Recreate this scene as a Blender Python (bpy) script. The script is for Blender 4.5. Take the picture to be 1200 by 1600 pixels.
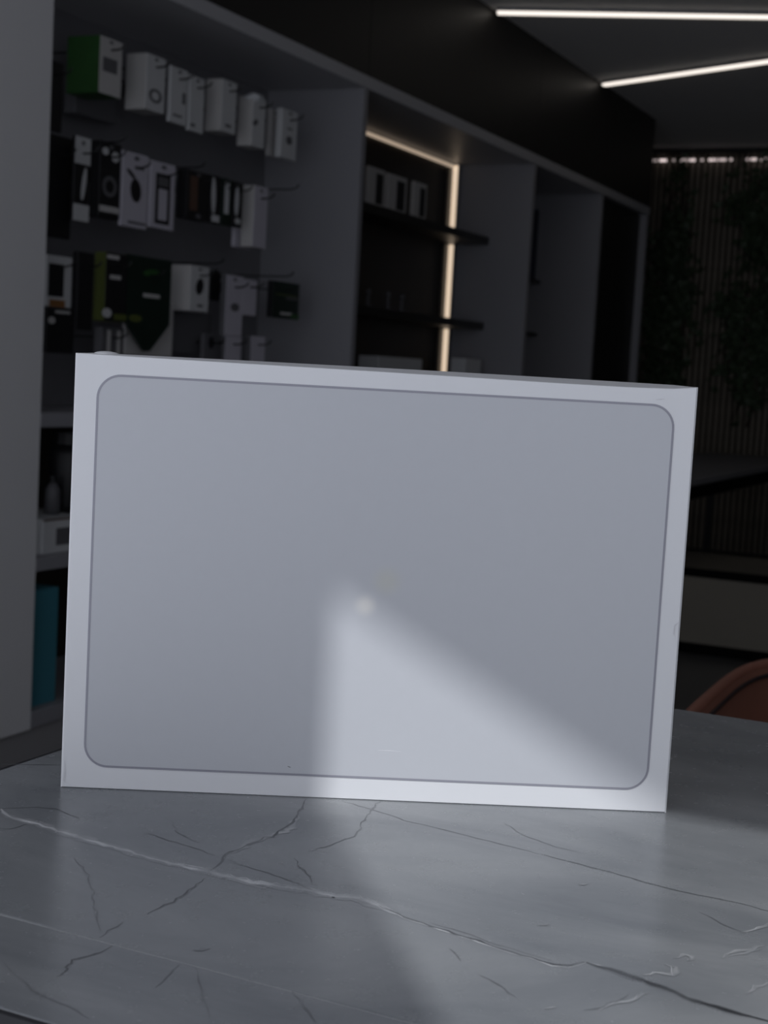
import bpy, bmesh, math, random
from mathutils import Vector, Matrix
random.seed(7)
for o in list(bpy.data.objects): bpy.data.objects.remove(o, do_unlink=True)
scene = bpy.context.scene
COL = scene.collection

# ---------------------------------------------------------------- camera
ZC = 1.15
F_PX, YAW, PITCH, ROLL = 2284.0, .440237, .095962, .055348
FW = Vector((-math.sin(YAW)*math.cos(PITCH), math.cos(YAW)*math.cos(PITCH), -math.sin(PITCH)))
_r0 = Vector((math.cos(YAW), math.sin(YAW), 0)); _u0 = _r0.cross(FW)
RT = _r0*math.cos(ROLL) + _u0*math.sin(ROLL)
UP = -_r0*math.sin(ROLL) + _u0*math.cos(ROLL)
CAM = Vector((0, 0, ZC))
cd = bpy.data.cameras.new('camera'); cam = bpy.data.objects.new('camera', cd); COL.objects.link(cam)
cd.sensor_fit = 'VERTICAL'; cd.sensor_height = 36.0; cd.lens = F_PX/1600*36.0
cam.matrix_world = Matrix(((RT.x, UP.x, -FW.x, 0), (RT.y, UP.y, -FW.y, 0), (RT.z, UP.z, -FW.z, ZC), (0, 0, 0, 1)))
cd.clip_start = .02
cd.dof.use_dof = True; cd.dof.focus_distance = .83; cd.dof.aperture_fstop = 16.0; cd.dof.aperture_blades = 7
scene.camera = cam

# ---------------------------------------------------------------- sky, sun, daylight, exposure
w = bpy.data.worlds.new('sky'); scene.world = w; w.use_nodes = True
bg = w.node_tree.nodes['Background']; bg.inputs[0].default_value = (.84, .875, .98, 1); bg.inputs[1].default_value = 1.0
SUN_EL = math.radians(46.0); SUN_H = Vector((.599, -.80, 0)).normalized()
sd = bpy.data.lights.new('sun', 'SUN'); sd.energy = 1.92; sd.angle = math.radians(.6); sd.color = (.96, .975, 1.0)
so = bpy.data.objects.new('sun', sd); COL.objects.link(so)
to_sun = SUN_H*math.cos(SUN_EL) + Vector((0, 0, math.sin(SUN_EL)))
so.rotation_euler = to_sun.to_track_quat('Z', 'Y').to_euler(); so.location = (3, -4, 5)
FACADE_Y = -.45
for i, (x0, x1) in enumerate(((-3.0, .02), (.517, 3.58))):        # daylight portals in the two shop-window openings
    ld = bpy.data.lights.new('window_portal', 'AREA'); ld.shape = 'RECTANGLE'; ld.size = x1-x0; ld.size_y = 2.56
    ld.cycles.is_portal = True
    lo = bpy.data.objects.new('window_portal', ld); COL.objects.link(lo)
    lo.location = ((x0+x1)/2, FACADE_Y-.02, 1.35); lo.rotation_euler = (math.radians(90), 0, 0)
vs = scene.view_settings
vs.view_transform = 'Standard'; vs.look = 'None'; vs.gamma = 1; vs.use_curve_mapping = False
vs.exposure = 0.02

# ---------------------------------------------------------------- helpers
def ray(x, y): return FW + RT*((x-600)/F_PX) - UP*((y-800)/F_PX)
def on(ax, val, x, y):
    d = ray(x, y); return CAM + d*((val-CAM[ax])/d[ax])
def mat(name, col, rough=.5, spec=.5, var=0.0, scale=20, bump=0.0, metal=0.0, emit=None, estr=0.0, coat=0.0):
    m = bpy.data.materials.new(name); m.use_nodes = True
    nt = m.node_tree; p = nt.nodes['Principled BSDF']
    p.inputs['Base Color'].default_value = (*col, 1); p.inputs['Roughness'].default_value = rough
    p.inputs['Specular IOR Level'].default_value = spec; p.inputs['Metallic'].default_value = metal
    p.inputs['Coat Weight'].default_value = coat
    if emit: p.inputs['Emission Color'].default_value = (*emit, 1); p.inputs['Emission Strength'].default_value = estr
    tc = nt.nodes.new('ShaderNodeTexCoord')
    n = nt.nodes.new('ShaderNodeTexNoise'); n.inputs['Scale'].default_value = scale; n.inputs['Detail'].default_value = 5
    nt.links.new(tc.outputs['Object'], n.inputs['Vector'])
    if var > 0:
        r = nt.nodes.new('ShaderNodeMix'); r.data_type = 'RGBA'
        r.inputs[6].default_value = (*[c*(1-var) for c in col], 1); r.inputs[7].default_value = (*[min(1, c*(1+var)) for c in col], 1)
        nt.links.new(n.outputs['Fac'], r.inputs[0]); nt.links.new(r.outputs[2], p.inputs['Base Color'])
    if bump > 0:
        b = nt.nodes.new('ShaderNodeBump'); b.inputs['Strength'].default_value = bump; b.inputs['Distance'].default_value = .002
        nt.links.new(n.outputs['Fac'], b.inputs['Height']); nt.links.new(b.outputs[0], p.inputs['Normal'])
    return m
def link(name, bm, m, parent=None, smooth=False):
    me = bpy.data.meshes.new(name); bmesh.ops.recalc_face_normals(bm, faces=bm.faces); bm.to_mesh(me); bm.free()
    o = bpy.data.objects.new(name, me); COL.objects.link(o)
    if m: me.materials.append(m)
    if smooth:
        for f in me.polygons: f.use_smooth = True
    if parent: o.parent = parent
    return o
def tag(o, label=None, cat=None, group=None, kind=None):
    if label: o['label'] = label
    if cat: o['category'] = cat
    if group: o['group'] = group
    if kind: o['kind'] = kind
    return o
def thing(name, label, cat, loc=(0, 0, 0), group=None, rz=0, kind=None):
    o = bpy.data.objects.new(name, None); o.empty_display_size = .05; COL.objects.link(o)
    o.location = loc; o.rotation_euler = (0, 0, rz); return tag(o, label, cat, group, kind)
def add_box(bm, lo, hi, bevel=0.0, seg=2):
    vs_ = [bm.verts.new((x, y, z)) for x in (lo[0], hi[0]) for y in (lo[1], hi[1]) for z in (lo[2], hi[2])]
    fs = [bm.faces.new([vs_[i] for i in q]) for q in ((0, 1, 3, 2), (4, 6, 7, 5), (0, 4, 5, 1), (2, 3, 7, 6), (0, 2, 6, 4), (1, 5, 7, 3))]
    if bevel > 0:
        es = list({e for f in fs for e in f.edges})
        bmesh.ops.bevel(bm, geom=es, offset=bevel, segments=seg, affect='EDGES', profile=.5)
    return bm
def box(name, lo, hi, m, parent=None, bevel=0.0, seg=2):
    """lo/hi in world axes, stored relative to the parent's location (parents here are unrotated)"""
    off = parent.location if parent else Vector((0, 0, 0))
    gp = parent.parent if parent else None
    if gp: off = off + gp.location
    bm = add_box(bmesh.new(), [a-b for a, b in zip(lo, off)], [a-b for a, b in zip(hi, off)], bevel, seg)
    return link(name, bm, m, parent)
def prism(pts, z0, z1, bm=None, axis=2):
    """extrude a 2-D outline; axis is the extrusion axis"""
    bm = bm or bmesh.new()
    def P(a, b, c): return {2: (a, b, c), 0: (c, a, b), 1: (a, c, b)}[axis]
    lo = [bm.verts.new(P(a, b, z0)) for a, b in pts]; hi = [bm.verts.new(P(a, b, z1)) for a, b in pts]
    n = len(pts)
    bm.faces.new(lo); bm.faces.new(hi)
    for i in range(n): bm.faces.new((lo[i], lo[(i+1) % n], hi[(i+1) % n], hi[i]))
    return bm
def round_rect(x0, x1, y0, y1, r, seg=6):
    out = []
    for cx, cy, a0 in ((x1-r, y1-r, 0), (x0+r, y1-r, 90), (x0+r, y0+r, 180), (x1-r, y0+r, 270)):
        for k in range(seg+1):
            a = math.radians(a0 + 90*k/seg); out.append((cx+r*math.cos(a), cy+r*math.sin(a)))
    return out
def ellipse(cx, cy, rx, ry, rot=0, n=16):
    c, s = math.cos(rot), math.sin(rot)
    return [(cx+rx*math.cos(t)*c-ry*math.sin(t)*s, cy+rx*math.cos(t)*s+ry*math.sin(t)*c) for t in [2*math.pi*k/n for k in range(n)]]
def tube(pts, r, bm=None, n=8, cap=True):
    bm = bm or bmesh.new(); pts = [Vector(p) for p in pts]; rings = []
    for i, p in enumerate(pts):
        t = (pts[min(i+1, len(pts)-1)] - pts[max(i-1, 0)]).normalized()
        a = t.cross(Vector((0, 0, 1)))
        if a.length < 1e-3: a = t.cross(Vector((1, 0, 0)))
        a.normalize(); b = t.cross(a)
        rr = r[i] if isinstance(r, (list, tuple)) else r
        rings.append([bm.verts.new(p + (a*math.cos(2*math.pi*k/n) + b*math.sin(2*math.pi*k/n))*rr) for k in range(n)])
    for u, v in zip(rings, rings[1:]):
        for k in range(n): bm.faces.new((u[k], u[(k+1) % n], v[(k+1) % n], v[k]))
    if cap: bm.faces.new(rings[0][::-1]); bm.faces.new(rings[-1])
    return bm

# ---------------------------------------------------------------- materials
M = {}
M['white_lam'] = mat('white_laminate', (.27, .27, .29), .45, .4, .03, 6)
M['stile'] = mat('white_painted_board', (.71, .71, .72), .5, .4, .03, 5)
M['trim'] = mat('pale_trim', (.46, .46, .48), .45)
M['peg'] = mat('pegboard_grey', (.20, .20, .215), .55, .4, .05, 8)
M['fascia'] = mat('black_fascia', (.009, .0085, .008), .5, .5, .15, 3)
M['fascia_gap'] = mat('fascia_backing', (.008, .008, .008), .7)
M['ceiling'] = mat('ceiling_paint', (.90, .89, .88), .85, .3, .06, 2)
M['floor'] = mat('grey_floor_tile', (.095, .093, .092), .32, .5, .15, 3)
M['grout'] = mat('floor_grout', (.03, .03, .03), .8)
M['wallw'] = mat('plaster', (.30, .30, .31), .8, .3, .05, 3)
M['walld'] = mat('dark_plaster', (.05, .048, .045), .85, .3, .1, 3)
M['slat'] = mat('dark_wood_slat', (.20, .175, .14), .6, .3, .35, 14)
M['leaf'] = mat('ivy_leaf', (.05, .075, .04), .5, .4, .5, 9)
M['stem'] = mat('ivy_stem', (.03, .022, .014), .8)
M['darkback'] = mat('dark_walnut_back', (.030, .024, .018), .35, .5, .3, 5)
M['blackshelf'] = mat('black_shelf', (.012, .012, .013), .4)
M['plinth'] = mat('grey_plinth', (.30, .295, .30), .6)
M['blackint'] = mat('black_interior', (.010, .010, .011), .5)
M['ledwarm'] = mat('warm_led', (.9, .8, .65), .4, emit=(1.0, .78, .57), estr=.72)
M['ledwarm2'] = mat('dim_warm_led', (.8, .7, .6), .4, emit=(1.0, .78, .58), estr=.38)
M['ledtube'] = mat('cool_led', (.9, .9, .88), .4, emit=(1.0, .91, .82), estr=1.15)
M['alu'] = mat('aluminium_profile', (.25, .25, .26), .4, metal=.6)
M['wire'] = mat('black_wire', (.012, .012, .013), .4)
M['pw'] = mat('white_card', (.60, .61, .62), .45, .4, .03, 30)
M['pw2'] = mat('warm_white_card', (.56, .55, .54), .45, .4, .03, 30)
M['pl'] = mat('lilac_white_card', (.56, .54, .61), .45, .4, .03, 30)
M['pg'] = mat('grey_print', (.12, .12, .13), .5)
M['pk'] = mat('black_card', (.012, .012, .014), .45, .4)
M['pgreen'] = mat('green_card', (.030, .10, .025), .45, .4, .2, 20)
M['pdgreen'] = mat('dark_green_card', (.010, .022, .016), .4, .4, .15, 20)
M['plime'] = mat('lime_card', (.10, .125, .028), .45)
M['porange'] = mat('orange_card', (.26, .12, .04), .45)
M['pbronze'] = mat('bronze_card', (.11, .06, .042), .4)
M['pclear'] = mat('pale_plastic', (.66, .68, .70), .2, .6)
M['pteal'] = mat('teal_card', (.055, .22, .28), .5, .4, .1, 8)
M['pblue'] = mat('dark_blue_card', (.02, .022, .045), .45)
M['boxwhite'] = mat('white_box_paper', (.80, .81, .83), .42, .45, .012, 60, .02)
M['lidgrey'] = mat('silver_grey_print', (.570, .585, .618), .40, .45, .015, 120, .015)
M['groove'] = mat('outline_print', (.33, .33, .38), .5)
M['scuff'] = mat('scuffed_paper', (.70, .70, .72), .7)
M['crack'] = mat('crack_line', (.035, .035, .04), .6)
M['chair'] = mat('terracotta_leather', (.17, .066, .042), .5, .4, .12, 25, .05)
M['chairrim'] = mat('terracotta_piping', (.22, .092, .062), .5, .4, .1, 25)
M['chairmetal'] = mat('black_chair_metal', (.015, .015, .016), .4, metal=.5)
M['hightop'] = mat('dim_grey_top', (.20, .20, .21), .7, .3, .1, 5)
M['bench'] = mat('olive_bench_panel', (.17, .155, .125), .6, .3, .12, 4)
M['benchblack'] = mat('bench_black_edge', (.004, .004, .004), .9, .05)
M['counter'] = mat('dark_counter_body', (.02, .02, .024), .5, .4, .2, 40)

def marble(name='grey_marble', vein_col=None, lo=.5, hi=1.0):
    m = bpy.data.materials.new(name); m.use_nodes = True; nt = m.node_tree; p = nt.nodes['Principled BSDF']
    tc = nt.nodes.new('ShaderNodeTexCoord'); mp = nt.nodes.new('ShaderNodeMapping'); mp.inputs['Rotation'].default_value = (0, 0, .35)
    mp.inputs['Scale'].default_value = (1, 2.4, 1)
    nt.links.new(tc.outputs['Object'], mp.inputs[0])
    n1 = nt.nodes.new('ShaderNodeTexNoise'); n1.inputs['Scale'].default_value = 4.5; n1.inputs['Detail'].default_value = 8; n1.inputs['Roughness'].default_value = .62; n1.inputs['Distortion'].default_value = .7
    n2 = nt.nodes.new('ShaderNodeTexNoise'); n2.inputs['Scale'].default_value = 60; n2.inputs['Detail'].default_value = 6; n2.inputs['Roughness'].default_value = .7
    nt.links.new(mp.outputs[0], n1.inputs['Vector']); nt.links.new(tc.outputs['Object'], n2.inputs['Vector'])
    r1 = nt.nodes.new('ShaderNodeValToRGB')
    r1.color_ramp.elements[0].position = .3; r1.color_ramp.elements[0].color = (.165, .177, .190, 1)
    r1.color_ramp.elements[1].position = .72; r1.color_ramp.elements[1].color = (.29, .30, .308, 1)
    nt.links.new(n1.outputs['Fac'], r1.inputs[0])
    r2 = nt.nodes.new('ShaderNodeValToRGB')
    r2.color_ramp.elements[0].position = .66; r2.color_ramp.elements[0].color = (0, 0, 0, 1)
    r2.color_ramp.elements[1].position = .80; r2.color_ramp.elements[1].color = (.05, .05, .05, 1)
    nt.links.new(n2.outputs['Fac'], r2.inputs[0])
    mx = nt.nodes.new('ShaderNodeMix'); mx.data_type = 'RGBA'; mx.inputs[7].default_value = (.38, .385, .39, 1)
    nt.links.new(r2.outputs[0], mx.inputs[0]); nt.links.new(r1.outputs[0], mx.inputs[6]); nt.links.new(mx.outputs[2], p.inputs['Base Color'])
    p.inputs['Roughness'].default_value = .24; p.inputs['Specular IOR Level'].default_value = .5
    if vein_col:                                   # stone vein: strongest along its middle, fading in and out along its length
        at = nt.nodes.new('ShaderNodeAttribute'); at.attribute_name = 'vein'
        n3 = nt.nodes.new('ShaderNodeTexNoise'); n3.inputs['Scale'].default_value = 55; n3.inputs['Detail'].default_value = 5
        nt.links.new(tc.outputs['Object'], n3.inputs['Vector'])
        q = nt.nodes.new('ShaderNodeMapRange'); q.inputs[1].default_value = .35; q.inputs[2].default_value = .65; q.inputs[3].default_value = lo; q.inputs[4].default_value = hi
        mu = nt.nodes.new('ShaderNodeMath'); mu.operation = 'MULTIPLY'
        nt.links.new(n3.outputs['Fac'], q.inputs[0]); nt.links.new(q.outputs[0], mu.inputs[0]); nt.links.new(at.outputs['Fac'], mu.inputs[1])
        mv = nt.nodes.new('ShaderNodeMix'); mv.data_type = 'RGBA'; mv.inputs[7].default_value = (*vein_col, 1)
        nt.links.new(mu.outputs[0], mv.inputs[0]); nt.links.new(mx.outputs[2], mv.inputs[6]); nt.links.new(mv.outputs[2], p.inputs['Base Color'])
    rr = nt.nodes.new('ShaderNodeMapRange'); rr.inputs[3].default_value = .19; rr.inputs[4].default_value = .33
    nt.links.new(n2.outputs['Fac'], rr.inputs[0]); nt.links.new(rr.outputs[0], p.inputs['Roughness'])
    return m
M['marble'] = marble()
M['veinw'] = marble('white_vein', (.62, .63, .64), .25, .95)
M['veinsoft'] = marble('pale_soft_vein', (.42, .425, .43), .05, .65)
M['veind'] = marble('dark_vein', (.025, .027, .031), .55, 1.0)
M['veinf'] = marble('faint_dark_vein', (.05, .052, .058), .15, .7)
M['joint'] = mat('joint_highlight', (.42, .43, .44), .5)  # pale, to paint in the sliver highlight along the slab joint

# ---------------------------------------------------------------- the setting
XS, XB = -2.564, -2.985          # shelf front plane, shelf back plane
CEIL = 2.805; YBACK = 10.34; XR = 3.6
def struct(o): o['kind'] = 'structure'; return o
struct(box('floor', (-3.12, FACADE_Y-.05, -.06), (XR+.1, YBACK+.1, -.006), M['grout']))
fl = bpy.data.objects['floor']
TS = 1.2
proto = None
for i in range(6):
    for j in range(10):
        x0 = -3.1+i*TS; y0 = -.6+j*TS
        if x0 > XR: continue
        x1, y1 = min(x0+TS, XR+.05)-.004, min(y0+TS, YBACK+.05)-.004
        o = box('tile', (x0, y0, -.006), (x1, y1, 0.0), M['floor'], fl)
struct(box('ceiling', (-3.12, FACADE_Y-.05, CEIL), (XR+.1, YBACK+.1, CEIL+.08), M['ceiling']))
struct(box('wall_left', (-3.12, FACADE_Y-.05, 0), (-3.02, YBACK+.1, CEIL), M['wallw']))
struct(box('wall_right', (XR, FACADE_Y-.05, 0), (XR+.1, YBACK+.1, CEIL), M['wallw']))
wb = struct(box('wall_back', (-3.02, YBACK+.03, 0), (XR, YBACK+.13, CEIL), M['walld']))
# dark timber slats on the back wall, one object each
sl = None; x = -3.0
while x < 1.6:
    bm = add_box(bmesh.new(), (-.013, YBACK-.022, 0.02), (.013, YBACK+.03, CEIL-.03), .002, 1)
    if sl is None:
        sl = link('slat', bm, M['slat'], wb); sl.location = (x, 0, 0)
    else:
        bm.free(); c = sl.copy(); COL.objects.link(c); c.parent = wb; c.location = (x, 0, 0)
    x += .0425
struct(box('trim_3', (-3.02, YBACK-.11, CEIL-.028), (XR, YBACK+.03, CEIL-.001), M['fascia_gap']))
# street facade behind the photographer: head beam, pillar, sill, end posts (daylight enters between them)
HEAD = .897 + 1.2945*(.846-(FACADE_Y-.05))
wf = bpy.data.objects.new('wall_front', None); COL.objects.link(wf); struct(wf)
box('head_beam', (-3.02, FACADE_Y-.05, HEAD), (XR, FACADE_Y, CEIL), M['wallw'], wf)
box('pillar', (.02, FACADE_Y-.05, 0), (.517, FACADE_Y, HEAD), M['wallw'], wf)
box('sill', (-3.02, FACADE_Y-.05, 0), (XR, FACADE_Y, .06), M['wallw'], wf)

# ---------------------------------------------------------------- black fascia and pale trim over the shelving
tr1 = bpy.data.objects.new('trim_1', None); COL.objects.link(tr1); struct(tr1)
box('fascia_backing', (XS-.05, -.4, 2.27), (XS-.012, 9.08, CEIL), M['fascia_gap'], tr1)
ys = [-.4, 1.30, 3.205, 5.09, 6.99, 8.13, 9.10]
for a, b in zip(ys, ys[1:]):
    box('fascia_panel', (XS-.012, a+.0025, 2.262), (XS, b-.0025, CEIL-.002), M['fascia'], tr1)
tr2 = struct(box('trim_2', (XS-.44, -.4, 2.215), (XS+.004, 9.10, 2.262), M['trim'], None, .002, 1))

# ---------------------------------------------------------------- shelving units
def divider(parent, y0, y1, z0=.10, z1=2.215, m='white_lam', name='side_panel'):
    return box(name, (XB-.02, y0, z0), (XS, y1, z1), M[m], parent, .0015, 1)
# pegboard bay
pu = thing('pegboard_shelving_unit', 'white shelving bay with grey pegboard back full of hanging accessories', 'shelving', (XS, 3.2, 0))
box('front_panel', (XS-.03, 2.2, .10), (XS, 3.212, 2.215), M['stile'], pu, .003, 2)
divider(pu, 5.062, 5.098)
peg = box('pegboard', (XB-.02, 2.2, .985), (XB, 5.062, 2.215), M['peg'], pu)
tag(peg, 'grey pegboard panel with black hooks')
box('lower_back_panel', (XB-.02, 2.2, .10), (XB, 5.062, .945), M['darkback'], pu)
for z0, z1 in ((.945, .985), (.546, .583), (.105, .150)):
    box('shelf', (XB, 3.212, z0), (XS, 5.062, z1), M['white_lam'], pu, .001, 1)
box('plinth', (XS-.05, 2.2, 0), (XS-.012, 5.09, .105), M['plinth'], pu)
# LED display bay
lu = thing('lit_display_unit', 'display bay with dark back panel and warm light strip in its corner', 'shelving', (XS, 5.1, 0))
divider(lu, 6.972, 7.008)
box('back_panel', (XB-.02, 5.098, .10), (XB, 6.972, 2.215), M['darkback'], lu)
for z0, z1 in ((1.812, 1.850), (1.385, 1.422)):
    box('shelf', (XB, 5.10, z0), (-2.782, 6.970, z1), M['blackshelf'], lu, .001, 1)
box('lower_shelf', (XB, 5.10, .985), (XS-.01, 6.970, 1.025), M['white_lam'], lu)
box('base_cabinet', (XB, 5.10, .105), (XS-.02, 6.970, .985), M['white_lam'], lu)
box('plinth', (XS-.05, 5.10, 0), (XS-.02, 6.97, .105), M['blackshelf'], lu)
for z0, z1 in ((1.422, 1.808), (1.854, 2.205), (1.03, 1.381)):
    o = box('light_strip', (XB+.001, 6.930, z0), (XB+.027, 6.934, z1), M['ledwarm'], lu, .001, 1); tag(o, 'warm glowing corner light strip')
    box('strip_housing', (XB+.001, 6.934, z0), (XB+.030, 6.970, z1), M['alu'], lu)  # profile added so the strip's glow stays off the side panel
o = box('light_strip', (XB+.001, 5.10, 2.190), (XB+.012, 6.930, 2.205), M['ledwarm2'], lu, .003, 1); tag(o, 'thin warm light strip along the top')
box('frame_post', (XB+.001, 6.84, 1.03), (XB+.012, 6.868, 2.18), M['blackshelf'], lu)
# open white bay
ou = thing('open_shelving_unit', 'narrow open white shelving bay beside the lit display bay', 'shelving', (XS, 7.1, 0))
divider(ou, 8.112, 8.148)
box('back_panel', (XB-.02, 7.008, .10), (XB, 8.112, 2.215), M['blackint'], ou)
for z in (1.70, 1.40):
    box('shelf', (XB, 7.01, z), (-2.90, 8.110, z+.02), M['blackshelf'], ou)
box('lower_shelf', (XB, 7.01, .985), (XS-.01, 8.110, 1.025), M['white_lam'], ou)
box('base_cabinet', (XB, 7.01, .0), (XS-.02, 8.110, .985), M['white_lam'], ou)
# dark end bay
du = thing('dark_end_unit', 'black tall cabinet bay framed in pale trim at the far end', 'cabinet', (XS, 8.2, 0))
divider(du, 9.062, 9.100, 0.0)
box('door', (XS-.06, 8.15, .06), (XS-.045, 9.060, 2.215), M['blackint'], du)
box('back_panel', (XB-.02, 8.15, .0), (XB, 9.06, 2.215), M['blackint'], du)

# ---------------------------------------------------------------- goods hanging on the pegboard
XF = -2.70
hook_id = 0
def hook(y, z, x_tip):
    bm = bmesh.new()
    tube([(XB, y, z), (x_tip-.03, y, z), (x_tip-.008, y, z+.006), (x_tip, y, z+.018)], .0028, bm, 6)
    add_box(bm, (XB, y-.012, z-.02), (XB+.004, y+.012, z+.02))
    o = link('hook', bm, M['wire'], peg); o.location = -pu.location
def prints(root, W, H, plist):
    """thin printed patches proud of the front face, in face fractions (v measured from the top)"""
    for li, pr in enumerate(plist):
        k, mname = pr[0], pr[1]; nm = pr[-1]; th = .0010+.0005*li
        if k == 'r': u0, u1, v0, v1 = pr[2:6]; pts = [(u0*W, H-v1*H), (u1*W, H-v1*H), (u1*W, H-v0*H), (u0*W, H-v0*H)]
        elif k == 'e': cu, cv, ru, rv, rot = pr[2:7]; pts = ellipse(cu*W, H-cv*H, ru*W, rv*H, rot)
        elif k == 'o':                                  # ring
            cu, cv, ru, rv = pr[2:6]; bm = bmesh.new(); a = ellipse(cu*W, H-cv*H, ru*W, rv*H); b = ellipse(cu*W, H-cv*H, ru*W*.6, rv*H*.6)
            va = [bm.verts.new((.0012, p, q)) for p, q in a]; vb = [bm.verts.new((.0012, p, q)) for p, q in b]
            for i in range(16): bm.faces.new((va[i], va[(i+1) % 16], vb[(i+1) % 16], vb[i]))
            r = bmesh.ops.extrude_face_region(bm, geom=bm.faces[:]); bmesh.ops.translate(bm, vec=(-.0014, 0, 0), verts=[v for v in r['geom'] if isinstance(v, bmesh.types.BMVert)])
            link(nm, bm, M[mname], root); continue
        link(nm, prism(pts, -.0004, th, axis=0), M[mname], root)
def goods(name, label, cat, xs, xl, xr, yt, yb, front, side=None, plist=(), xf=XF, group='accessories hanging on the pegboard', hk=True, hole=True, extra=None, depth=None, bottom=None):
    xm, ym = (xl+xr)/2, (yt+yb)/2
    a, b = on(0, xf, xl, ym), on(0, xf, xr, ym); t, u = on(0, xf, xm, yt), on(0, xf, xm, yb)
    W, H = b.y-a.y, t.z-u.z
    D = depth or max(.012, xf - on(1, a.y, xs, ym).x)
    D = min(D, xf-XB-.02)
    r = thing(name, label, cat, (xf, a.y, u.z), group)
    if extra == 'shield':
        pts = [(0, H), (0, H*.30), (W*.46, 0), (W*.56, 0), (W, H*.30), (W, H)]
        link('card', prism(pts, -D, 0, axis=0), M[front], r)
    else:
        add = add_box(bmesh.new(), (-D, 0, 0), (0, W, H), .0015, 1); link('carton', add, M[side or front], r)
        if side and side != front:
            link('front_print', add_box(bmesh.new(), (-.0005, .001, .001), (.0006, W-.001, H-.001)), M[front], r)
    pl = list(plist)
    if hole: pl.append(('e', 'pg', .5, .07, .10, .028, 0, 'hang_hole'))
    prints(r, W, H, pl)
    if hk: hook(a.y+W/2, t.z-.035*H/.2-.004, xf+.055)
    return r
# row one
goods('accessory_box', 'bright green accessory box with white front, top row by the pale panel', 'box', 104, 155, 190, 60, 150, 'pw2', 'pgreen', [('r', 'pg', .15, .8, .35, .6, 'picture')])
goods('accessory_box', 'grey carton hanging low behind the green box', 'box', 100, 118, 186, 128, 186, 'pg', 'pg', xf=-2.86, hole=False, hk=False)
goods('accessory_box', 'white carton with faint curved cable picture, right of the green box', 'box', 196, 228, 258, 87, 175, 'pw', 'pw2', [('o', 'pg', .5, .72, .34, .13, 'cable_picture')])
goods('accessory_box', 'slim white carton, third in the top row', 'box', 262, 266, 293, 106, 194, 'pw', 'pw', [('r', 'pg', .70, .88, .42, .62, 'picture'), ('r', 'pg', .2, .7, .84, .88, 'lettering')])
goods('accessory_box', 'slim white carton, fourth in the top row', 'box', 293, 296, 319, 120, 207, 'pw', 'pw', [('r', 'pg', .12, .42, .86, .92, 'lettering')])
goods('accessory_box', 'broad white carton, fifth in the top row', 'box', 321, 346, 369, 126, 208, 'pw', 'pw2', [('r', 'pg', .3, .7, .84, .9, 'lettering')])
r = goods('accessory_box', 'white carton with a clear plastic bag on top', 'box', 371, 394, 414, 152, 231, 'pw', 'pw2', [('e', 'pg', .25, .52, .22, .06, .4, 'picture')])
goods('accessory_box', 'rear one of the two white cartons nearest the divider, top row', 'box', 417, 420, 440, 172, 246, 'pw2', 'pw2', xf=-2.745, hk=False)
goods('accessory_box', 'front white carton at the divider end of the top row', 'box', 430, 440, 464, 172, 249, 'pw', 'pw', [('e', 'pg', .5, .62, .2, .09, 0, 'picture'), ('r', 'pg', .35, .65, .36, .40, 'lettering')])
bm = bmesh.new(); bmesh.ops.create_icosphere(bm, subdivisions=2, radius=1)
for v in bm.verts: v.co *= 1+random.uniform(-.18, .18); v.co = Vector((v.co.x*.03, v.co.y*.045, v.co.z*.018))
link('plastic_bag', bm, M['pclear'], r).location = (-.012, .03, max(v.co.z for v in r.children[0].data.vertices)-.004)
# row two
goods('blister_pack', 'black blister pack with white header and footer, near the pale panel', 'pack', 112, 116, 140, 214, 346, 'pk', 'pk', [('r', 'pw', 0, 1, 0, .32, 'header'), ('r', 'pw', 0, 1, .80, 1, 'footer'), ('e', 'pw', .62, .55, .12, .20, -.15, 'cable_picture')])
goods('charger_box', 'black charger box with pale plug and ring pictures', 'box', 140, 155, 188, 222, 342, 'pk', 'pk', [('e', 'pw', .25, .13, .15, .05, 0, 'plug_picture'), ('e', 'pw', .72, .18, .17, .07, 0, 'plug_picture'), ('o', 'pg', .5, .58, .34, .14, 'ring_picture'), ('r', 'pw2', .05, .95, .84, .92, 'lettering')])
goods('car_charger_box', 'lilac white box with a black curved car charger picture', 'box', 187, 191, 231, 239, 356, 'pl', 'pl', [('e', 'pk', .52, .50, .21, .16, .25, 'charger_picture'), ('e', 'pk', .32, .29, .2, .028, -.5, 'charger_picture'), ('r', 'pg', .45, .80, .17, .21, 'lettering'), ('r', 'pg', .25, .95, .92, .95, 'lettering')])
goods('phone_case_box', 'lilac white box with a black phone outline picture', 'box', 233, 235, 273, 254, 358, 'pl', 'pl', [('r', 'pk', .20, .80, .17, .93, 'phone_picture'), ('r', 'pl', .32, .68, .40, .87, 'screen_picture'), ('r', 'pg', .28, .70, .22, .36, 'camera_picture')])
goods('black_box', 'large black box with a bronze stripe, second row', 'box', 276, 292, 326, 268, 344, 'pk', 'pk', [('r', 'pbronze', .15, .48, .12, .82, 'bronze_stripe'), ('e', 'pg', .55, .92, .12, .05, 0, 'emblem')])
goods('cable_pack', 'narrow black cable pack with white strip, right of the bronze striped box', 'pack', 326, 329, 344, 274, 350, 'pk', 'pk', [('e', 'pw', .3, .42, .22, .38, .05, 'cable_picture'), ('r', 'pw', .2, .95, .82, .96, 'footer')], hole=False)
goods('cable_pack', 'dark green and grey cable pack, second of the narrow packs', 'pack', 344, 347, 362, 279, 353, 'pdgreen', 'pdgreen', [('r', 'pclear', .25, .7, .08, .75, 'cable_picture')], hole=False)
goods('cable_pack', 'narrow black cable pack beside the tall white box', 'pack', 362, 365, 379, 284, 356, 'pk', 'pk', [('e', 'pclear', .35, .42, .22, .34, 0, 'cable_picture'), ('e', 'pw', .5, .86, .3, .07, 0, 'emblem')], hole=False)
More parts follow.
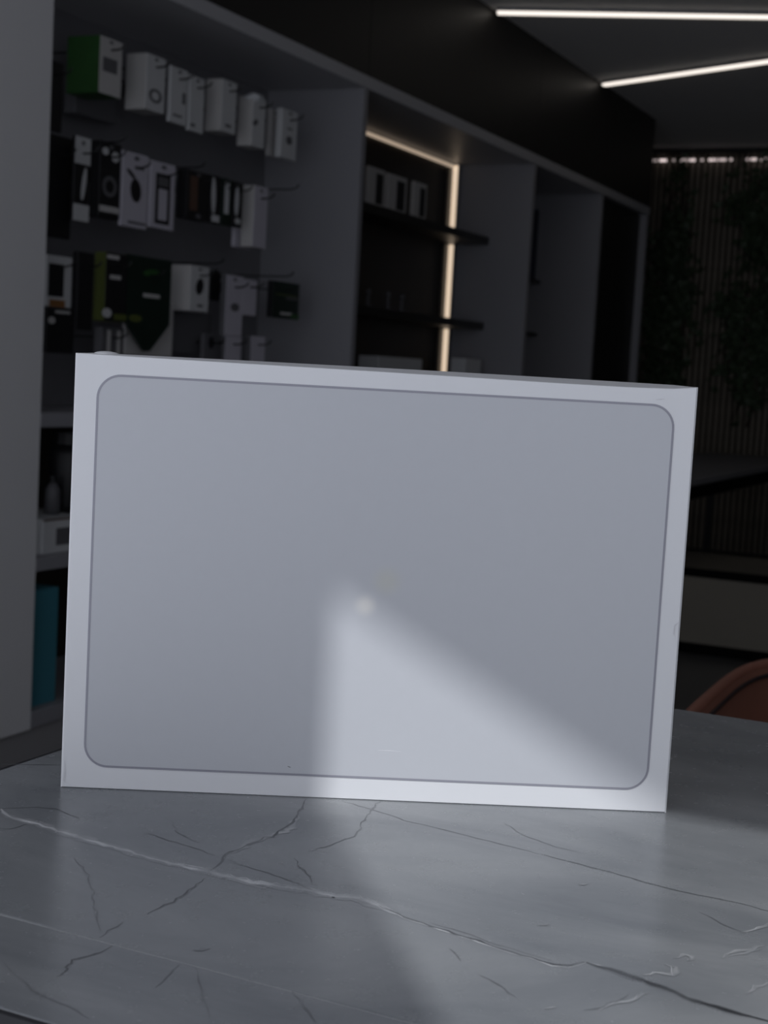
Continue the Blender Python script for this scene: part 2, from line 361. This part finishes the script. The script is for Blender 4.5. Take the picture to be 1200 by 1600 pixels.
goods('power_bank_box', 'tall plain white box at the end of the second row', 'box', 380, 396, 417, 291, 388, 'pl', 'pw2', depth=.05)
goods('accessory_box', 'white carton corner low behind the narrow cable packs', 'box', 364, 366, 394, 352, 388, 'pl', 'pl', xf=-2.76, hk=False, hole=False)
# row three
goods('screen_guard_pack', 'white framed black pack with orange base, lowest visible by the pale panel', 'pack', 70, 72, 112, 400, 480, 'pw', 'pw', [('r', 'pk', .08, .68, .16, .80, 'picture'), ('r', 'porange', .15, .75, .86, 1.0, 'orange_base')], hole=False)
goods('black_box', 'black box with white lettering under the orange based pack', 'box', 70, 72, 116, 482, 552, 'pk', 'pk', [('r', 'pw2', .3, .82, .05, .11, 'lettering'), ('e', 'pw2', .18, .28, .12, .08, 0, 'emblem')], hole=False, hk=False)
goods('black_box', 'plain black box left of the lime edged box', 'box', 112, 120, 146, 394, 516, 'pk', 'pk', hole=False)
goods('adapter_box', 'black box with lime green side and white lettering', 'box', 146, 164, 198, 396, 503, 'pk', 'plime', [('r', 'pw2', .2, .7, .32, .38, 'lettering'), ('r', 'pw2', .05, .6, .03, .09, 'lettering'), ('e', 'pw', .12, .88, .2, .07, 0, 'emblem'), ('r', 'plime', .45, 1, .88, .97, 'lime_corner')], hole=False)
goods('accessory_box', 'white carton hanging behind the pointed dark green card', 'box', 194, 196, 270, 470, 556, 'pw2', 'pw2', xf=-2.74, hk=False, hole=False)
goods('shield_card', 'large dark green card with pointed bottom and white lettering', 'card', 194, 198, 266, 402, 549, 'pdgreen', None, [('r', 'pw2', .36, .74, .385, .425, 'lettering'), ('e', 'pgreen', .52, .16, .18, .035, .1, 'emblem'), ('e', 'plime', .2, .66, .14, .04, 0, 'picture')], hole=False, extra='shield', depth=.012)
goods('earphone_box', 'white box with a black slanted oval picture', 'box', 266, 297, 326, 416, 487, 'pw', 'pw2', [('e', 'pk', .5, .45, .2, .19, -.45, 'earphone_picture'), ('r', 'pg', .4, .7, .84, .9, 'lettering')])
goods('accessory_box', 'dim grey carton hanging below the slanted oval box', 'box', 262, 270, 330, 488, 552, 'pg', 'pg', xf=-2.80, hole=False, hk=False)
goods('black_box', 'small black box tucked right of the slanted oval box', 'box', 327, 329, 344, 424, 470, 'pk', 'pk', xf=-2.76, hole=False)
goods('accessory_box', 'tall pale lilac carton with grey smudge, third row', 'box', 344, 352, 379, 430, 526, 'pl', 'pg', [('e', 'pg', .55, .52, .25, .07, 0, 'picture')])
goods('accessory_box', 'short pale lilac carton beside the tall one, third row', 'box', 378, 380, 401, 437, 493, 'pl', 'pl', hole=False)
goods('adapter_box', 'black and green box alone at the divider end, third row', 'box', 417, 426, 467, 441, 498, 'pdgreen', 'pk', [('r', 'pw2', .3, .75, .83, .90, 'lettering'), ('r', 'pg', .5, .95, .40, .46, 'lettering'), ('r', 'plime', .1, .9, .34, .37, 'stripe'), ('r', 'pgreen', .7, 1, .86, .98, 'green_corner')], hole=False)
# row four, mostly behind the big white box
goods('accessory_box', 'pale carton just above the white box top, left one of two', 'box', 346, 351, 376, 524, 592, 'pl', 'pg', hole=False)
goods('accessory_box', 'pale carton just above the white box top, right one of two', 'box', 379, 391, 413, 525, 592, 'pl', 'pg', hole=False)
goods('black_box', 'dark carton with a thin slot above the white box top', 'box', 312, 318, 340, 522, 590, 'pg', 'pg', [('e', 'pk', .5, .2, .2, .14, 0, 'picture')], hole=False, xf=-2.74)
goods('accessory_box', 'striped grey carton low on the left of the pegboard', 'box', 146, 158, 192, 512, 590, 'pg', 'pg', [('r', 'pw2', .25, .4, .05, .9, 'stripe'), ('r', 'pw2', .7, .85, .05, .9, 'stripe')], hole=False, xf=-2.74)
# tall black pack at the near end
goods('black_pack', 'tall black hanging pack in the corner beside the pale panel', 'pack', 70, 74, 98, 95, 205, 'pk', 'pk', hole=False)
goods('black_pack', 'lower tall black hanging pack in the corner beside the pale panel', 'pack', 70, 74, 112, 212, 372, 'pk', 'pk', hole=False, xf=-2.74)
for xq, yq in ((176, 222), (300, 262), (448, 296), (330, 412), (440, 432)):          # free hooks seen between the goods
    p = on(0, XF, xq, yq); hook(p.y, p.z, XF+.05)

# ---------------------------------------------------------------- goods on the lower shelves of the pegboard bay
def shelf_box(name, label, cat, px0, px1, ytop, zbase, xf, m, depth, plist=(), group=None):
    ybase_guess = ytop+10
    a, b = on(0, xf, px0, ytop), on(0, xf, px1, ytop); H = (a.z+b.z)/2-zbase; W = b.y-a.y
    r = thing(name, label, cat, (xf, a.y, zbase), group)
    link('carton', add_box(bmesh.new(), (-depth, 0, 0), (0, W, H), .002, 1), M[m], r)
    prints(r, W, H, plist); return r
shelf_box('appliance_box', 'white box with grey window picture on the middle lower shelf', 'box', 68, 150, 808, .583, -2.60, 'pw', .22, [('r', 'pg', .24, .62, .28, .78, 'picture'), ('r', 'pbronze', 0, 1, 0, .05, 'brown_edge')])
shelf_box('teal_folder_box', 'teal box standing on the bottom shelf by the pale panel', 'box', 40, 92, 921, .150, -2.60, 'pteal', .20)
# dark jar and pale bottle standing on the appliance box
zt = on(0, -2.60, 100, 808).z
jar = thing('dark_jar', 'black tapered jar standing on the white picture box', 'jar', (-2.70, on(0, -2.70, 106, 760).y, zt))
bm = bmesh.new(); tube([(0, 0, 0), (0, 0, .02), (0, 0, .17), (0, 0, .20)], [.045, .05, .062, .05], bm, 16); link('jar_body', bm, M['pk'], jar, True)
bm = bmesh.new(); tube([(0, 0, .20), (0, 0, .235)], [.052, .05], bm, 16); link('lid', bm, M['pk'], jar)
bt = thing('pale_bottle', 'small pale bottle standing left of the black jar', 'bottle', (-2.68, on(0, -2.68, 82, 780).y, zt))
bm = bmesh.new(); tube([(0, 0, 0), (0, 0, .07), (0, 0, .085), (0, 0, .09)], [.022, .022, .014, .010], bm, 14); link('bottle_body', bm, M['pg'], bt, True)
bm = bmesh.new(); tube([(0, 0, .09), (0, 0, .11)], [.011, .011], bm, 12); link('cap', bm, M['pk'], bt)

# ---------------------------------------------------------------- goods in the lit bay
for i, (a, b, t, lab) in enumerate(((577, 603, 263, 'leftmost white phone box on the upper black shelf'), (608, 637, 275, 'middle white phone box on the upper black shelf'), (648, 668, 286, 'rightmost white phone box on the upper black shelf'))):
    shelf_box('phone_box', lab, 'box', a, b, t, 1.850, -2.86, 'pw2', .018, [('r', 'pk', .45, .88, .12, .86, 'phone_picture')], 'phone boxes on the upper black shelf')
for i, (xp, lab) in enumerate(((575, 'leftmost small pale charger on the middle black shelf'), (606, 'middle small pale charger on the middle black shelf'), (628, 'rightmost small pale charger on the middle black shelf'))):
    p = on(0, -2.86, xp, 468)
    t = thing('charger_puck', lab, 'charger', (-2.86, p.y, 1.422), 'chargers on the middle black shelf')
    bm = bmesh.new(); tube([(0, 0, 0), (0, 0, .008)], [.03, .03], bm, 14); link('base', bm, M['pg'], t)
    bm = bmesh.new(); tube([(0, 0, .008), (0, 0, .055)], [.008, .008], bm, 10); link('post', bm, M['pg'], t)
    bm = bmesh.new(); bmesh.ops.create_uvsphere(bm, u_segments=12, v_segments=8, radius=.014); bmesh.ops.translate(bm, vec=(0, 0, .07), verts=bm.verts); link('head', bm, M['pg'], t, True)
shelf_box('speaker_box', 'wide white box on the white shelf under the warm strip', 'box', 592, 660, 559, 1.025, -2.80, 'pw', .10)
shelf_box('small_white_box', 'small white box right of the glowing corner strip', 'box', 728, 752, 561, 1.025, -2.74, 'pw', .08)
shelf_box('small_white_box', 'small white box in the narrow open bay', 'box', 842, 860, 566, 1.025, -2.90, 'pw', .06)
shelf_box('headset_box', 'black box on the upper shelf of the narrow open bay', 'box', 840, 854, 330, 1.72, -2.935, 'pblue', .04)

# ---------------------------------------------------------------- ceiling light tubes (two arms of a V starting at the fascia)
def ceiling_tube(a, b, label):
    a, b = Vector(a), Vector(b); d = b-a; L = d.length
    t = thing('ceiling_light', label, 'light', (a.x, a.y, CEIL), 'linear ceiling lights', math.atan2(d.y, d.x))
    link('housing', add_box(bmesh.new(), (.005, -.022, -.016), (L, .022, 0), .001, 1), M['alu'], t)
    link('diffuser', add_box(bmesh.new(), (.005, -.017, -.028), (L, .017, -.016), .004, 2), M['ledtube'], t)
ceiling_tube((-2.545, 6.294), (-.286, 6.955), 'upper white light tube on the dark ceiling')
ceiling_tube((-2.545, 7.926), (-.33, 6.973), 'lower slanting white light tube on the dark ceiling')

# ---------------------------------------------------------------- fairy lights along the top of the slatted wall
fl_ = thing('fairy_lights', 'string of tiny pinkish white lights along the top of the slatted wall', 'lights', (-2.9, YBACK-.05, 2.748))
p0 = on(1, YBACK-.05, 1018, 251); p1 = on(1, YBACK-.05, 1200, 247)
def fx(px): return p0.x+(p1.x-p0.x)*(px-1018)/182.
bm = tube([(-2.95, YBACK-.045, p0.z+.02), (1.0, YBACK-.045, p0.z+.02)], .004, n=6)
o = link('cable', bm, M['wire'], fl_); o.location = -fl_.location
lamps = [(1021, .25), (1026, .3), (1033, .9), (1037, 1.0), (1041, .95), (1054, .3), (1066, .4), (1070, .45), (1074, .4), (1081, .9), (1086, 1.0), (1099, .5), (1111, .9), (1116, .85), (1121, .6), (1127, .5), (1131, .6), (1135, .5), (1144, .6), (1169, .4), (1176, .8), (1181, .9), (1191, .9), (1196, .9)]
k = 1205
while k < 1420:
    lamps.append((k, random.choice((.4, .6, .9, 1)))); k += random.choice((4, 5, 6, 12))
lm = {}
for px_, s in lamps:
    key = round(s, 2)
    if key not in lm: lm[key] = mat('fairy_lamp', (.8, .7, .7), .4, emit=(1.0, .84, .82), estr=.9*key)
    bm = bmesh.new(); bmesh.ops.create_icosphere(bm, subdivisions=1, radius=.011)
    o = link('bulb', bm, lm[key], fl_); o.location = Vector((fx(px_), YBACK-.055, p0.z)) - fl_.location

# ---------------------------------------------------------------- climbing plants on the slatted wall
def climber(label, x0, x1, z0, z1, n, seed):
    rnd = random.Random(seed)
    t = thing('climbing_plant', label, 'plant', ((x0+x1)/2, YBACK-.03, z0))
    bm = bmesh.new()
    for k in range(4):
        xx = rnd.uniform(x0, x1); pts = []
        for i in range(12):
            pts.append((xx-t.location.x, -.015+rnd.uniform(-.01, .0), (z1-z0)*i/11)); xx = min(x1, max(x0, xx+rnd.uniform(-.06, .06)))
        tube(pts, .006, bm, 5)
    link('vine_stem', bm, M['stem'], t)
    bm = bmesh.new()
    clumps = [(rnd.uniform(x0, x1), rnd.uniform(z0, z1)) for _ in range(30)]
    for i in range(n):
        cx, cz = rnd.choice(clumps); c = Vector((cx+rnd.gauss(0, .07)-t.location.x, -.04-abs(rnd.gauss(0, .035)), cz+rnd.gauss(0, .1)-z0))
        s = rnd.uniform(.022, .045); q = Matrix.Rotation(rnd.uniform(-.9, .9), 3, 'X') @ Matrix.Rotation(rnd.uniform(-.9, .9), 3, 'Z') @ Matrix.Rotation(rnd.uniform(0, 6.28), 3, 'Y')
        pts = [(0, 0, -s), (s*.62, -.25*s, -.2*s), (s*.4, 0, s*.5), (0, .12*s, s), (-s*.4, 0, s*.5), (-s*.62, -.25*s, -.2*s)]
        bm.faces.new([bm.verts.new(c+q@Vector(p)) for p in pts])
    o = link('leaves', bm, M['leaf'], t); o['kind'] = 'stuff'
climber('dark green climbing plant on the slats beside the shelving end', -2.82, -2.60, .9, 2.70, 900, 3)
climber('dark green climbing plant at the right edge of the slatted wall', -2.28, -1.75, .9, 2.60, 1500, 5)

# ---------------------------------------------------------------- low bench and high table in front of the slatted wall
pb = on(2, 0.0, 1062, 1020); zt = .375
yb = pb.y
bn = thing('low_bench', 'low olive brown bench with black edge lines behind the marble table', 'bench', (-1.2, yb, 0))
yb2 = on(2, zt, 1085, 862).y
box('front_panel', (-2.30, yb+.01, .05), (.6, yb+.03, zt-.035), M['bench'], bn)
box('base_strip', (-2.30, yb+.02, 0), (.6, yb2, .05), M['benchblack'], bn)
box('edge_strip', (-2.30, yb, zt-.035), (.6, yb+.02, zt), M['benchblack'], bn)
box('seat_top', (-2.30, yb+.02, zt-.03), (.6, yb2, zt), M['bench'], bn, .002, 1)
# high table (its long edge runs along the shelving)
he = on(2, .75, 1130, 741)
ht = thing('high_table', 'dim dark grey high table in front of the slatted wall', 'table', (he.x-.3, 8.0, 0))
box('top', (he.x-.60, 6.0, .72), (he.x, 9.3, .75), M['hightop'], ht, .003, 1)
box('apron', (he.x-.58, 6.03, .655), (he.x-.02, 9.27, .72), M['benchblack'], ht)  # blackened: the shade on the table's side is put into its colour
for xx in (he.x-.55, he.x-.06):
    for yy in (6.08, 9.22): box('leg', (xx-.02, yy-.02, 0), (xx+.02, yy+.02, .655), M['chairmetal'], ht)

# ---------------------------------------------------------------- terracotta tub chair behind the table
def tub_chair():
    cx, cy = -.042, 2.0
    t = thing('tub_chair', 'terracotta leather tub chair with piped rim behind the marble table', 'chair', (cx, cy, 0))
    N = 56
    def path(k, inset):
        a = math.radians(-52 + 284*k/N)                       # opens towards the table
        c, s_ = math.cos(a), math.sin(a); A_, B_ = .395-inset, .37-inset
        r = (abs(c/A_)**4 + abs(s_/B_)**4)**-.25
        return r*c, r*s_, .727+.010*max(-1, s_*1.2)
    bm = bmesh.new(); rows = []
    for k in range(N+1):
        col = []
        for inset, z in ((.05, .40), (.01, .55), (0, None), (.022, None), (.040, .55), (.075, .42)):
            x, y, h = path(k, inset); col.append(bm.verts.new((x, y, h if z is None else z)))
        rows.append(col)
    for a, b in zip(rows, rows[1:]):
        for i in range(6): bm.faces.new((a[i], a[(i+1) % 6], b[(i+1) % 6], b[i]))
    bm.faces.new(rows[0]); bm.faces.new(rows[-1][::-1])
    link('shell', bm, M['chair'], t, True)
    pts = []; pts2 = []
    for k in range(N+1):
        x, y, h = path(k, .010); pts.append((x, y, h+.002))
        x, y, h = path(k, .024); pts2.append((x, y, h-.010))
    link('rolled_rim', tube(pts, .0085, n=10), M['chairrim'], t, True)
    link('seam', tube(pts2, .0032, n=6), M['pk'], t, True)
    bm = prism(round_rect(-.31, .31, -.33, .28, .12, 8), .40, .48); bmesh.ops.bevel(bm, geom=[e for e in bm.edges if abs(e.verts[0].co.z-e.verts[1].co.z) < 1e-5 and e.verts[0].co.z > .45], offset=.025, segments=3, affect='EDGES')
    link('seat', bm, M['chair'], t, True)
    for a in (45, 135, 225, 315):
        c, s_ = math.cos(math.radians(a)), math.sin(math.radians(a))
        link('leg', tube([(.22*c, .22*s_, .41), (.33*c, .33*s_, 0)], [.014, .010]), M['chairmetal'], t)
tub_chair()

# ---------------------------------------------------------------- marble table
TZ = .8966
TX0, TX1, TY0, TYS, TY1 = -.572, 1.25, .434, .5085, 1.134
tb = thing('marble_table', 'grey veined marble table carrying the white laptop box', 'table', ((TX0+TX1)/2, .78, 0))
tm = box('slab', (TX0, TYS+.0004, TZ-.004), (TX1, TY1, TZ), M['marble'], tb, .0008, 2)
ts = box('slab', (TX0, TY0, TZ-.004), (TX1, TYS-.0004, TZ), M['marble'], tb, .0008, 2)
box('joint', (TX0+.001, TYS-.0005, TZ-.0038), (TX1-.001, TYS+.0005, TZ-.0005), M['joint'], tb)
box('body', (TX0+.002, TY0+.0015, .0), (TX1-.002, TY1-.002, TZ-.004), M['counter'], tb, .003, 1)
box('edge_band', (TX0-.002, TY0-.003, TZ-.045), (TX1, TY0, TZ-.0005), M['counter'], tb)
box('edge_band', (TX0-.003, TY0, TZ-.045), (TX0, TY1, TZ-.0005), M['counter'], tb)
def A(pts): return [(x/1.9355, 1140+y/1.9355) for x, y in pts]
def B(pts): return [(580+x/1.9355, 1140+y/1.9355) for x, y in pts]
vz_ = .00006
def vein(pix, w0, m, jit=.0006, seed=0, mid=None):
    global vz_; vz_ += .000004; vz = vz_
    rnd = random.Random(seed+len(pix)); P = [on(2, TZ, x, y) for x, y in pix]; Q = []
    for a, b in zip(P, P[1:]):
        n = max(2, int((b-a).length/.004))
        for i in range(n):
            p = a.lerp(b, i/n); Q.append(Vector((p.x+rnd.gauss(0, jit), p.y+rnd.gauss(0, jit), TZ)))
    Q.append(P[-1].copy()); bm = bmesh.new(); lay = bm.verts.layers.float_color.new('vein'); prev = None; n = len(Q)
    for i, p in enumerate(Q):
        t = (Q[min(i+1, n-1)]-Q[max(i-1, 0)]).normalized(); s = Vector((-t.y, t.x, 0))
        e = min(1, i/4+.15, (n-1-i)/4+.15); ww = w0*e*(.72 if m in ('veind', 'veinf') else .8)*rnd.uniform(.55, 1.3)*.5
        up = Vector((0, 0, vz))-tb.location
        cur = [bm.verts.new(p+s*ww*f+up) for f in (1.5, .5, -.5, -1.5)]
        for v, a_ in zip(cur, (0, 1, 1, 0)): v[lay] = (a_, a_, a_, 1)
        if prev:
            for k in range(3): bm.faces.new((prev[k], prev[k+1], cur[k+1], cur[k]))
        prev = cur
    link('vein', bm, M[m], tb)
mainv = A([(0, 240), (30, 265), (100, 280), (170, 305), (270, 335), (380, 365), (430, 382), (520, 405), (630, 430), (760, 462), (830, 472), (930, 485), (1020, 505), (1080, 508), (1150, 535), (1200, 560)])
mainv2 = B([(20, 535), (100, 570), (180, 598), (300, 635), (400, 670), (480, 692), (550, 715), (600, 718), (650, 705)])
vein(mainv, .0075, 'veinsoft', .0005, 1); vein(mainv, .0036, 'veinw', .0005, 2)
vein([(x, y-3) for x, y in mainv[7:]], .0012, 'veinw', .001, 9); vein([(x, y+4) for x, y in mainv[8:15]], .0012, 'veinsoft', .001, 10)
vein(mainv2, .0011, 'veinw', .0004, 3); vein([(x, y-2) for x, y in mainv2], .0016, 'veind', .0004, 4)
vein([(x, y-7) for x, y in mainv2[2:7]], .0008, 'veinf', .0006, 24)
vein(B([(640, 700), (720, 722), (800, 748), (880, 775), (950, 804)]), .0010, 'veinw', .0004, 25)
vein(B([(650, 705), (720, 725), (800, 752), (880, 780), (950, 810), (1040, 840), (1120, 862), (1230, 890)]), .0056, 'veind', .0003, 5)
vein(A([(905, 260), (860, 310), (780, 330), (700, 375)]), .0045, 'veinsoft', .0008, 26)
vein(A([(925, 210), (900, 255), (880, 285), (840, 315), (770, 340), (715, 365), (685, 378), (660, 408), (635, 428)]), .0017, 'veind', .0007, 6)
vein(A([(620, 450), (575, 485), (520, 520), (445, 558)]), .0016, 'veind', .0005, 7)
vein(A([(375, 583), (330, 608), (300, 630)]), .0015, 'veind', .0005, 8)
vein(A([(335, 655), (310, 675), (270, 685), (225, 695), (205, 712), (200, 725), (170, 750)]), .0013, 'veind', .0006, 11)
vein(A([(1160, 215), (1125, 240), (1110, 260), (1090, 290), (1080, 315), (1000, 350), (930, 370)]), .0012, 'veind', .0008, 12)
vein(A([(895, 390), (905, 415), (940, 445), (943, 468)]), .0012, 'veind', .0006, 13)
vein(A([(1030, 215), (1120, 240), (1200, 265)])+B([(100, 275), (250, 310), (400, 348), (520, 378)]), .0007, 'veinf', .0003, 14)
vein(B([(510, 375), (600, 400), (740, 435), (850, 468), (960, 495), (1080, 518), (1150, 535), (1240, 560)]), .0011, 'veind', .0004, 15)
vein(B([(400, 280), (460, 320), (560, 355), (640, 375)]), .0007, 'veinf', .0005, 16)
vein(A([(10, 705), (50, 745), (100, 790), (150, 815), (210, 835), (270, 875)]), .0012, 'veinf', .0004, 17)
vein(A([(880, 790), (915, 830), (955, 885)]), .0013, 'veinf', .0003, 18)
vein(A([(590, 720), (610, 790), (635, 870)]), .0009, 'veinf', .0002, 19)
vein(A([(225, 390), (265, 440), (280, 500), (290, 560), (305, 610)]), .0010, 'veinf', .0005, 20)
vein(A([(690, 395), (760, 420), (850, 445), (940, 485)]), .0010, 'veinf', .0005, 21)
vein(A([(430, 310), (500, 330), (570, 352), (650, 380)]), .0010, 'veinf', .0005, 22)
vein(A([(-20, 105), (60, 106), (180, 107)]), .0012, 'veind', .0001, 23)
vein(A([(0, 240), (110, 235), (170, 240), (240, 270)]), .0010, 'veinf', .0005, 27)
vein(A([(540, 715), (500, 750), (470, 780)]), .0010, 'veinf', .0005, 28)
vein(A([(520, 275), (540, 310), (580, 335), (610, 345)]), .0008, 'veinf', .0005, 29)
vein(A([(0, 300), (40, 300), (80, 285)]), .0010, 'veinf', .0005, 30)
vein(A([(590, 668), (610, 662), (635, 662)]), .0060, 'veinf', .0006, 31)
for i, pts in enumerate(([(820, 745), (860, 735), (910, 745), (915, 720), (890, 710)], [(915, 695), (945, 680), (970, 690), (955, 700)], [(1060, 690), (1100, 672), (1150, 665), (1190, 655)], [(1080, 685), (1130, 680), (1180, 665)], [(690, 850), (720, 830), (790, 815), (840, 795)], [(1120, 615), (1170, 600), (1200, 585)], [(1130, 800), (1160, 780), (1200, 765)], [(520, 845), (560, 840)], [(630, 470), (655, 468)], [(500, 595), (540, 590)])):
    vein(B(pts), .0034, 'veinsoft', .0008, 40+i); vein(B(pts), .0006, 'veinw', .0009, 60+i)
for i, pts in enumerate(([(1000, 555), (1060, 590), (1120, 612)], [(330, 740), (380, 770), (440, 810)], [(240, 660), (270, 700)], [(640, 850), (700, 840), (780, 800)])):
    vein(B(pts), .0011, 'veinf', .0006, 80+i)

# ---------------------------------------------------------------- the white laptop box
BW, BH, BD = .3600, .2547, .058
lb = thing('laptop_box', 'flat white laptop carton standing upright on the marble table', 'box', (-.5208, .6811, TZ), None, .48514)
bm = bmesh.new()                                   # local: x along the face, y into depth, z up; worn rounded top edge
us = [0, .0012, .01, .04, .10, .16, .22, .28, .32, .345, .356, .3588, .36]
def cham(u):
    pts = [(0, .0006), (.04, .0012), (.10, .0018), (.28, .0030), (.34, .0028), (.355, .0012), (.36, .0006)]
    for (a, p), (b, q) in zip(pts, pts[1:]):
        if a <= u <= b: return p+(q-p)*(u-a)/(b-a)
rows = []
for u in us:
    e = .0012 if u in (0, .36) else 0
    c = cham(u); h = BH + .0006*math.sin(math.pi*u/BW)
    prof = [(e, .0006), (e, h-c-.0006), (e+.0002, h-c-.0002), (e+.0007, h-c), (BD*.5, h-c*.48-e*.3), (BD-.002, h-e*.5), (BD-e, h-.002), (BD-e, .001), (BD-.001, 0), (.001, 0)]
    rows.append([bm.verts.new((u, y, z)) for y, z in prof])
for a, b in zip(rows, rows[1:]):
    n = len(a)
    for i in range(n): bm.faces.new((a[i], a[(i+1) % n], b[(i+1) % n], b[i]))
bm.faces.new(rows[0]); bm.faces.new(rows[-1][::-1])
link('carton', bm, M['boxwhite'], lb)
px0, px1, pz0, pz1, pr = .0133, .3470, .0135, .2427, .0135
def frame_ring(name, out, inn, m, y_out, y_in):
    bm = bmesh.new(); a = round_rect(*out, 10); b = round_rect(*inn, 10)
    va = [bm.verts.new((x, y_out, z)) for x, z in a]; vb = [bm.verts.new((x, y_in, z)) for x, z in b]; vc = [bm.verts.new((x, .0006, z)) for x, z in a]
    n = len(a)
    for i in range(n):
        j = (i+1) % n; bm.faces.new((va[i], va[j], vb[j], vb[i])); bm.faces.new((vc[i], vc[j], va[j], va[i]))
    return link(name, bm, m, lb)
# embossed laptop-lid picture: raised printed panel with a thin darker outline
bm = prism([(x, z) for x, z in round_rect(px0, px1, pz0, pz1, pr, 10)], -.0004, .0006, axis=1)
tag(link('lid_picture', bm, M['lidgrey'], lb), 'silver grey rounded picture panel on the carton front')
o = frame_ring('outline', (px0-.0004, px1+.0004, pz0-.0004, pz1+.0004, pr+.0004), (px0+.0009, px1-.0009, pz0+.0009, pz1-.0009, pr-.0009), M['groove'], -.00035, -.00050)
bm = bmesh.new(); bmesh.ops.create_uvsphere(bm, u_segments=14, v_segments=8, radius=1)
for v in bm.verts: v.co = Vector((.0125+v.co.x*.0075, .035+v.co.y*.012, BH-.0005+v.co.z*.0019))
link('seal_tab', bm, M['boxwhite'], lb, True)
def scuff(pts, w, m, nm):
    bm = bmesh.new(); prev = None
    for i, (x, z) in enumerate(pts):
        ww = w*(.3 if i in (0, len(pts)-1) else 1)
        cur = (bm.verts.new((x-ww*.5, -.0005, z+ww*.5)), bm.verts.new((x+ww*.5, -.0005, z-ww*.5)))
        if prev: bm.faces.new((prev[0], prev[1], cur[1], cur[0]))
        prev = cur
    link(nm, bm, m, lb)
scuff([(.0022, .0165), (.0024, .010), (.0020, .004), (.006, .0018)], .0006, M['scuff'], 'crease')
scuff([(.3350, .2455), (.338, .2459), (.3405, .2463)], .0005, M['scuff'], 'crease')
scuff([(.3585, .1155), (.3565, .1135), (.3562, .108), (.3582, .1055)], .0006, M['scuff'], 'dent')
scuff([(.185, .0305), (.192, .0307), (.199, .0303)], .0004, M['boxwhite'], 'scratch')
scuff([(.1325, .0185), (.1335, .0183), (.1345, .0180)], .0006, M['crack'], 'speck')
# faint leftover of a foil mark in the middle of the lid picture (soft edged: its glint painted as a pale spot, plus a yellowish tint)
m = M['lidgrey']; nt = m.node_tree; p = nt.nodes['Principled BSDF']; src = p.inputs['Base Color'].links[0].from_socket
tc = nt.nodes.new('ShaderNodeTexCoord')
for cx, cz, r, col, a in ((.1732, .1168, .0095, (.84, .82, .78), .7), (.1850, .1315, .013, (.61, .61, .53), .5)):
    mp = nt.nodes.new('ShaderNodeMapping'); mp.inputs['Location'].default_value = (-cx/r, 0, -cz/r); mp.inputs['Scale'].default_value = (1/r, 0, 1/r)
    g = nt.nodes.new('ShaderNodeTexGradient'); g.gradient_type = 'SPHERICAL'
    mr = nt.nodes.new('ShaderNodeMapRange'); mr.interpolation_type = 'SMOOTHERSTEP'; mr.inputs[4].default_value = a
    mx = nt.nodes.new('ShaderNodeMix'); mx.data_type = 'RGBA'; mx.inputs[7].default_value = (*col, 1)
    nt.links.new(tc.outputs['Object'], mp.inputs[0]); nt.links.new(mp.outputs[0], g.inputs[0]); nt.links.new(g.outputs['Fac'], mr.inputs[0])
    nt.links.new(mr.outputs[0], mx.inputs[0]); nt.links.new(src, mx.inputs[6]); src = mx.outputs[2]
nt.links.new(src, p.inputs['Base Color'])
